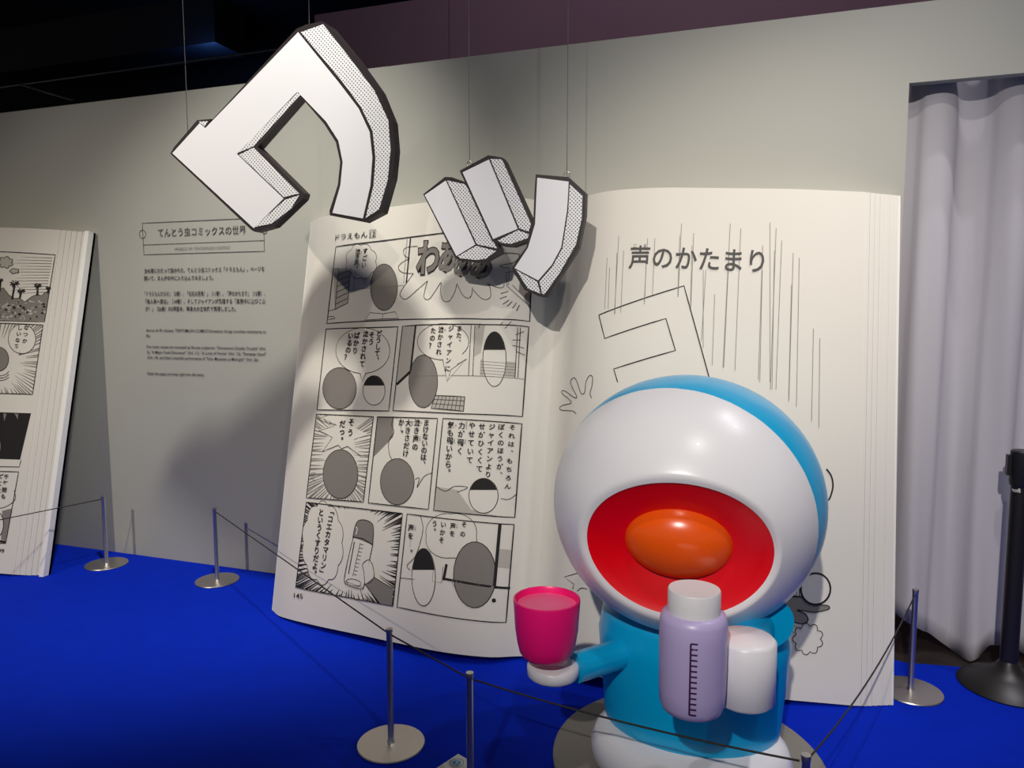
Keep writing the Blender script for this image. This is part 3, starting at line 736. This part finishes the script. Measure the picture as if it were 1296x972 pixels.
def ellipsoid(bm, c, r, rot=None, u=40, v=24):
    mt = Matrix.Translation(c) @ (rot or Matrix()) @ Matrix.Diagonal((*r, 1))
    bmesh.ops.create_uvsphere(bm, u_segments=u, v_segments=v, radius=1, matrix=mt)
# plain orange dome set concentrically in the hollow
fr = Matrix((e1, e2, ax)).transposed().to_4x4()
bm = bmesh.new(); p = BC + ax * .27; ellipsoid(bm, p, (.15, .11, .08), fr); link('orange_dome', bm, M['orange'], st, smooth=True)
bm = bmesh.new()
body = [(0, .10), (.20, .10), (.262, .12), (.282, .18), (.288, .26), (.298, .36), (.305, .46), (.29, .54), (.24, .60), (.12, .64), (0, .65)]
BX, BY = -.205, 2.40
pp = []
for i in range(41):
    t = i / 40 * (len(body) - 1); k = min(int(t), len(body) - 2); f = t - k; pp.append((body[k][0] * (1-f) + body[k+1][0] * f, body[k][1] * (1-f) + body[k+1][1] * f))
lathe(bm, pp, BX, BY, 48, 1, .82); bd = link('body', bm, M['blue'], st, smooth=True); 
bm = bmesh.new()
lathe(bm, [(0, .022), (.24, .022), (.285, .04), (.312, .075), (.315, .11), (.30, .15), (.26, .175), (0, .18)], BX + .005, BY - .075, 48, 1, .82); o = link('plinth', bm, M['gwhite'], st, smooth=True)
# side brackets
def sphere_part(name, c, r, mat):
    bm = bmesh.new(); ellipsoid(bm, c, (r, r, r)); return link(name, bm, mat, st, smooth=True)
hl = at_y(700, 838, 2.06); hl.z -= .022; hr = at_y(942, 846, 1.935)
def drum(name, c, r, h, mat):
    bm = bmesh.new(); lathe(bm, [(0, c.z - h), (r - .008, c.z - h), (r, c.z - h + .008), (r, c.z + h - .008), (r - .008, c.z + h), (0, c.z + h)], c.x, c.y, 40)
    return link(name, bm, mat, st, smooth=True, autosmooth=50)
def rod(a, b, r):
    bm = bmesh.new(); tube(bm, [a, b], r, 28); return link('support_rod', bm, M['blue'], st, smooth=True, autosmooth=50)
rod((-.30, 2.36, hl.z), (hl.x + .06, hl.y + .03, hl.z), .045); drum('cup_tray', hl, .078, .02, M['gwhite'])
rod((-.05, 2.38, hr.z + .02), (hr.x + .06, 2.20, hr.z + .02), .075); rod((hr.x + .02, 2.26, hr.z), (hr.x, hr.y + .04, hr.z), .06); drum('bottle_clamp', hr, .078, .085, M['gwhite'])
# cup
p = at_y(692, 757, 2.03); k = mpp(p); r = 44.5 * k; z0 = at_y(692, 832, 2.03).z; zt = p.z; hgt = zt - z0
bm = bmesh.new()
lathe(bm, [(0, z0), (r * .5, z0), (r * .68, z0 + .006), (r * .80, z0 + .022), (r * .87, z0 + .05), (r * .93, z0 + hgt * .5), (r * .985, zt - .006), (r * .98, zt), (r * .93, zt + .001), (r * .90, zt - .004), (r * .885, zt - .02), (0, zt - .02)], p.x, 2.03, 48)
cup = link('cup', bm, M['pink'], smooth=True, autosmooth=50, origin=(p.x, 2.03, z0)); tag(cup, 'bright pink rounded cup at the left side of the blue and white statue', 'cup')
bm = bmesh.new(); lathe(bm, [(0, zt - .0185), (r * .883, zt - .0185), (r * .883, zt - .0195), (0, zt - .0195)], p.x, 2.03, 48); link('cup_inside', bm, M['pinkin'], cup)
# bottle
YB = 1.82; p = at_y(880, 745, YB); k = mpp(p); R = 44 * k; zt = p.z; zb = at_y(876, 898, YB).z; bx = at_y(877, 820, YB).x; rc = 34 * k
zs = zt - 30 * k
bot = empty('bottle', (bx, YB, zb), 'lilac bottle with white cap and a printed measuring scale, in front of the statue', 'bottle')
bm = bmesh.new(); lathe(bm, [(0, zb), (R * .7, zb), (R * .88, zb + .008), (R * .96, zb + .025), (R * .985, zb + .06), (R * 1.0, zs - .06), (R * .99, zs - .02), (R * .93, zs - .006), (rc * 1.05, zs), (0, zs)], bx, YB, 48); body_o = link('bottle_body', bm, M['lilac'], bot, smooth=True, autosmooth=50)
bm = bmesh.new(); lathe(bm, [(0, zs - .002), (rc, zs - .002), (rc * 1.0, zt - .004), (rc * .97, zt), (0, zt)], bx, YB, 48); link('bottle_cap', bm, M['capw'], bot, smooth=True, autosmooth=50)
ang = math.atan2(-YB, -bx) - .06
def onb(a, z, r_): return (bx + r_ * math.cos(a), YB + r_ * math.sin(a), z)
def strip(bm, a0, a1, z0_, z1_):
    v = [bm.verts.new(onb(a, z, R * 1.004)) for a, z in ((a0, z0_), (a1, z0_), (a1, z1_), (a0, z1_))]
    bm.faces.new(v)
bm = bmesh.new(); za, zb2 = zs - 26 * k, zb + 16 * k; lw = .0045
strip(bm, ang - lw / R / 2, ang + lw / R / 2, zb2, za)
for i in range(14):
    z = za + (zb2 - za) * i / 13; strip(bm, ang, ang + 8.5 * k / R, z - .0022, z + .0022)
bmesh.ops.recalc_face_normals(bm, faces=bm.faces); link('measuring_scale', bm, M['scale'], bot)

# ------------------------------------------------------------------ low steel stanchions and cords
PH = .42
def make_post(x, y, label, proto=None):
    if proto is None:
        t = empty('stanchion', (x, y, 0), label, 'stanchion', 'low steel stanchions')
        bm = bmesh.new(); lathe(bm, [(0, .001), (.116, .001), (.118, .003), (.116, .007), (.02, .010), (0, .010)], x, y, 48); link('base_plate', bm, M['steel'], t, smooth=True, autosmooth=20)
        bm = bmesh.new(); lathe(bm, [(0, .008), (.015, .008), (.0125, .016), (.0108, .02), (.0108, PH - .012), (0, PH - .012)], x, y, 20); link('pole', bm, M['chrome'], t, smooth=True, autosmooth=40)
        bm = bmesh.new(); lathe(bm, [(0, PH - .013), (.0118, PH - .013), (.0122, PH - .004), (.0115, PH), (0, PH)], x, y, 20); link('pole_cap', bm, M['steel'], t, smooth=True, autosmooth=40)
        return t
    t = proto.copy(); C.objects.link(t); t.location = (x, y, 0); t['label'] = label
    for ch in list(proto.children):
        c_ = ch.copy(); C.objects.link(c_); c_.parent = t
    return t
P0 = [(-3.705, 3.30, 'steel stanchion beside the leaning book at the far left'),
      (-2.887, 3.293, 'steel stanchion between the wall text and the large open book'),
      (-1.201, 2.191, 'steel stanchion in front of the lower middle of the comic page'),
      (-.82, 1.99, 'steel stanchion at the bottom centre, cut off below, next to the white card'),
      (.12, 1.87, 'steel stanchion at the bottom edge right of the statue, only its top showing'),
      (.579, 3.189, 'steel stanchion standing before the white curtain')]
proto = None
for x, y, lb in P0:
    t = make_post(x, y, lb, proto); proto = proto or t
def cord(a, b, sag, label, n=14):
    a, b = Vector(a), Vector(b); d = (b - a).normalized() * .0145; a += d; b -= d; pts = []
    for i in range(n + 1):
        t = i / n; p = a.lerp(b, t); p.z -= sag * 4 * t * (1 - t); pts.append(p)
    bm = bmesh.new(); tube(bm, pts, .0028, 6); tag(link('barrier_cord', bm, M['cord'], smooth=True, origin=a), label, 'cord', 'black barrier cords')
T = [Vector((x, y, PH - .02)) for x, y, _ in P0]
q = at_z(-70, 672, PH - .02)
cord(T[0], q, .0, 'black cord running left from the far left stanchion across the palm tree book')
cord(T[1], T[2], .0, 'black cord slanting across the lower comic page between two stanchions')
cord(T[2], T[3], .0, 'short black cord between the two stanchions at the bottom centre')
cord(T[3], T[4], .015, 'black cord crossing before the statue at the bottom of the photo')
cord(T[4], T[5], .05, 'black cord rising to the stanchion by the white curtain')
# small card near the bottom post
bm = bmesh.new(); pts = [at_z(*p_, .03) for p_ in ((551, 973), (580, 954), (591, 960.5), (592, 973), (584, 990), (560, 992))]
a = [bm.verts.new(p) for p in pts]; b = [bm.verts.new((p.x, p.y, .024)) for p in pts]; bm.faces.new(a); bm.faces.new(b[::-1])
for i in range(6): bm.faces.new((a[i], b[i], b[(i+1) % 6], a[(i+1) % 6]))
bmesh.ops.recalc_face_normals(bm, faces=bm.faces)
c = at_z(575, 973, .03); cr = empty('floor_card', (c.x, c.y, 0), 'small white angular card with round blue emblem, at the bottom edge by the stanchion', 'card')
link('card_plate', bm, M['card'], cr)
bm = bmesh.new(); box(bm, (c.x - .015, c.y - .015, 0.001), (c.x + .015, c.y + .015, .0245)); link('card_foot', bm, M['blackp'], cr)
def ring(c, r0, r1, z, mat, name):
    bm = bmesh.new(); n = 32
    A_ = [bm.verts.new((c.x + r0 * math.cos(2*math.pi*i/n), c.y + r0 * math.sin(2*math.pi*i/n), z)) for i in range(n)]
    B_ = [bm.verts.new((c.x + r1 * math.cos(2*math.pi*i/n), c.y + r1 * math.sin(2*math.pi*i/n), z)) for i in range(n)]
    for i in range(n): bm.faces.new((A_[i], A_[(i+1) % n], B_[(i+1) % n], B_[i]))
    bmesh.ops.recalc_face_normals(bm, faces=bm.faces); link(name, bm, mat, cr)
e = at_z(578, 965.5, .03); ring(e, .0235, .0215, .0306, M['tone'], 'emblem_ring'); ring(e, .014, .0, .0306, M['cyan'], 'emblem')
bm = bmesh.new(); box(bm, (e.x - .001, e.y - .015, .0307), (e.x + .001, e.y + .018, .0310)); link('emblem_mark', bm, M['labelw'], cr)
e = at_z(560, 971, .03); ring(e, .008, .0, .0306, M['pale'], 'emblem')

# ------------------------------------------------------------------ black belt stanchion on the right
bx_, by_ = .955, 3.36
bs = empty('belt_stanchion', (bx_, by_, 0), 'tall black belt stanchion before the curtain at the right edge', 'stanchion')
bm = bmesh.new(); lathe(bm, [(0, .001), (.175, .001), (.178, .006), (.15, .03), (.10, .055), (.05, .08), (.033, .11), (0, .115)], bx_, by_, 48); link('base', bm, M['blackp'], bs, smooth=True, autosmooth=50)
bm = bmesh.new(); lathe(bm, [(0, .10), (.032, .10), (.032, .83), (0, .83)], bx_, by_, 32); link('pole', bm, M['blackp'], bs, smooth=True, autosmooth=50)
bm = bmesh.new(); lathe(bm, [(0, .825), (.036, .825), (.040, .84), (.040, .96), (.036, .965), (0, .965)], bx_, by_, 32); hd = link('belt_head', bm, M['blackp'], bs, smooth=True, autosmooth=30)
bm = bmesh.new(); box(bm, (bx_ - .052, by_ - .014, .865), (bx_ - .036, by_ + .014, .945)); link('belt_clip', bm, M['blackp'], bs)
bm = bmesh.new(); V, Fs = glyph('nofi', .02, 'CENTER')
a0 = math.atan2(-by_, -bx_) - .45
vs = [bm.verts.new((bx_ + .0326 * math.cos(a0 + x * .022 / .0326), by_ + .0326 * math.sin(a0 + x * .022 / .0326), .803 + y * .022 + x * .0)) for x, y in V]
for f in Fs: bm.faces.new([vs[i] for i in f])
link('lettering', bm, M['labelw'], bs)
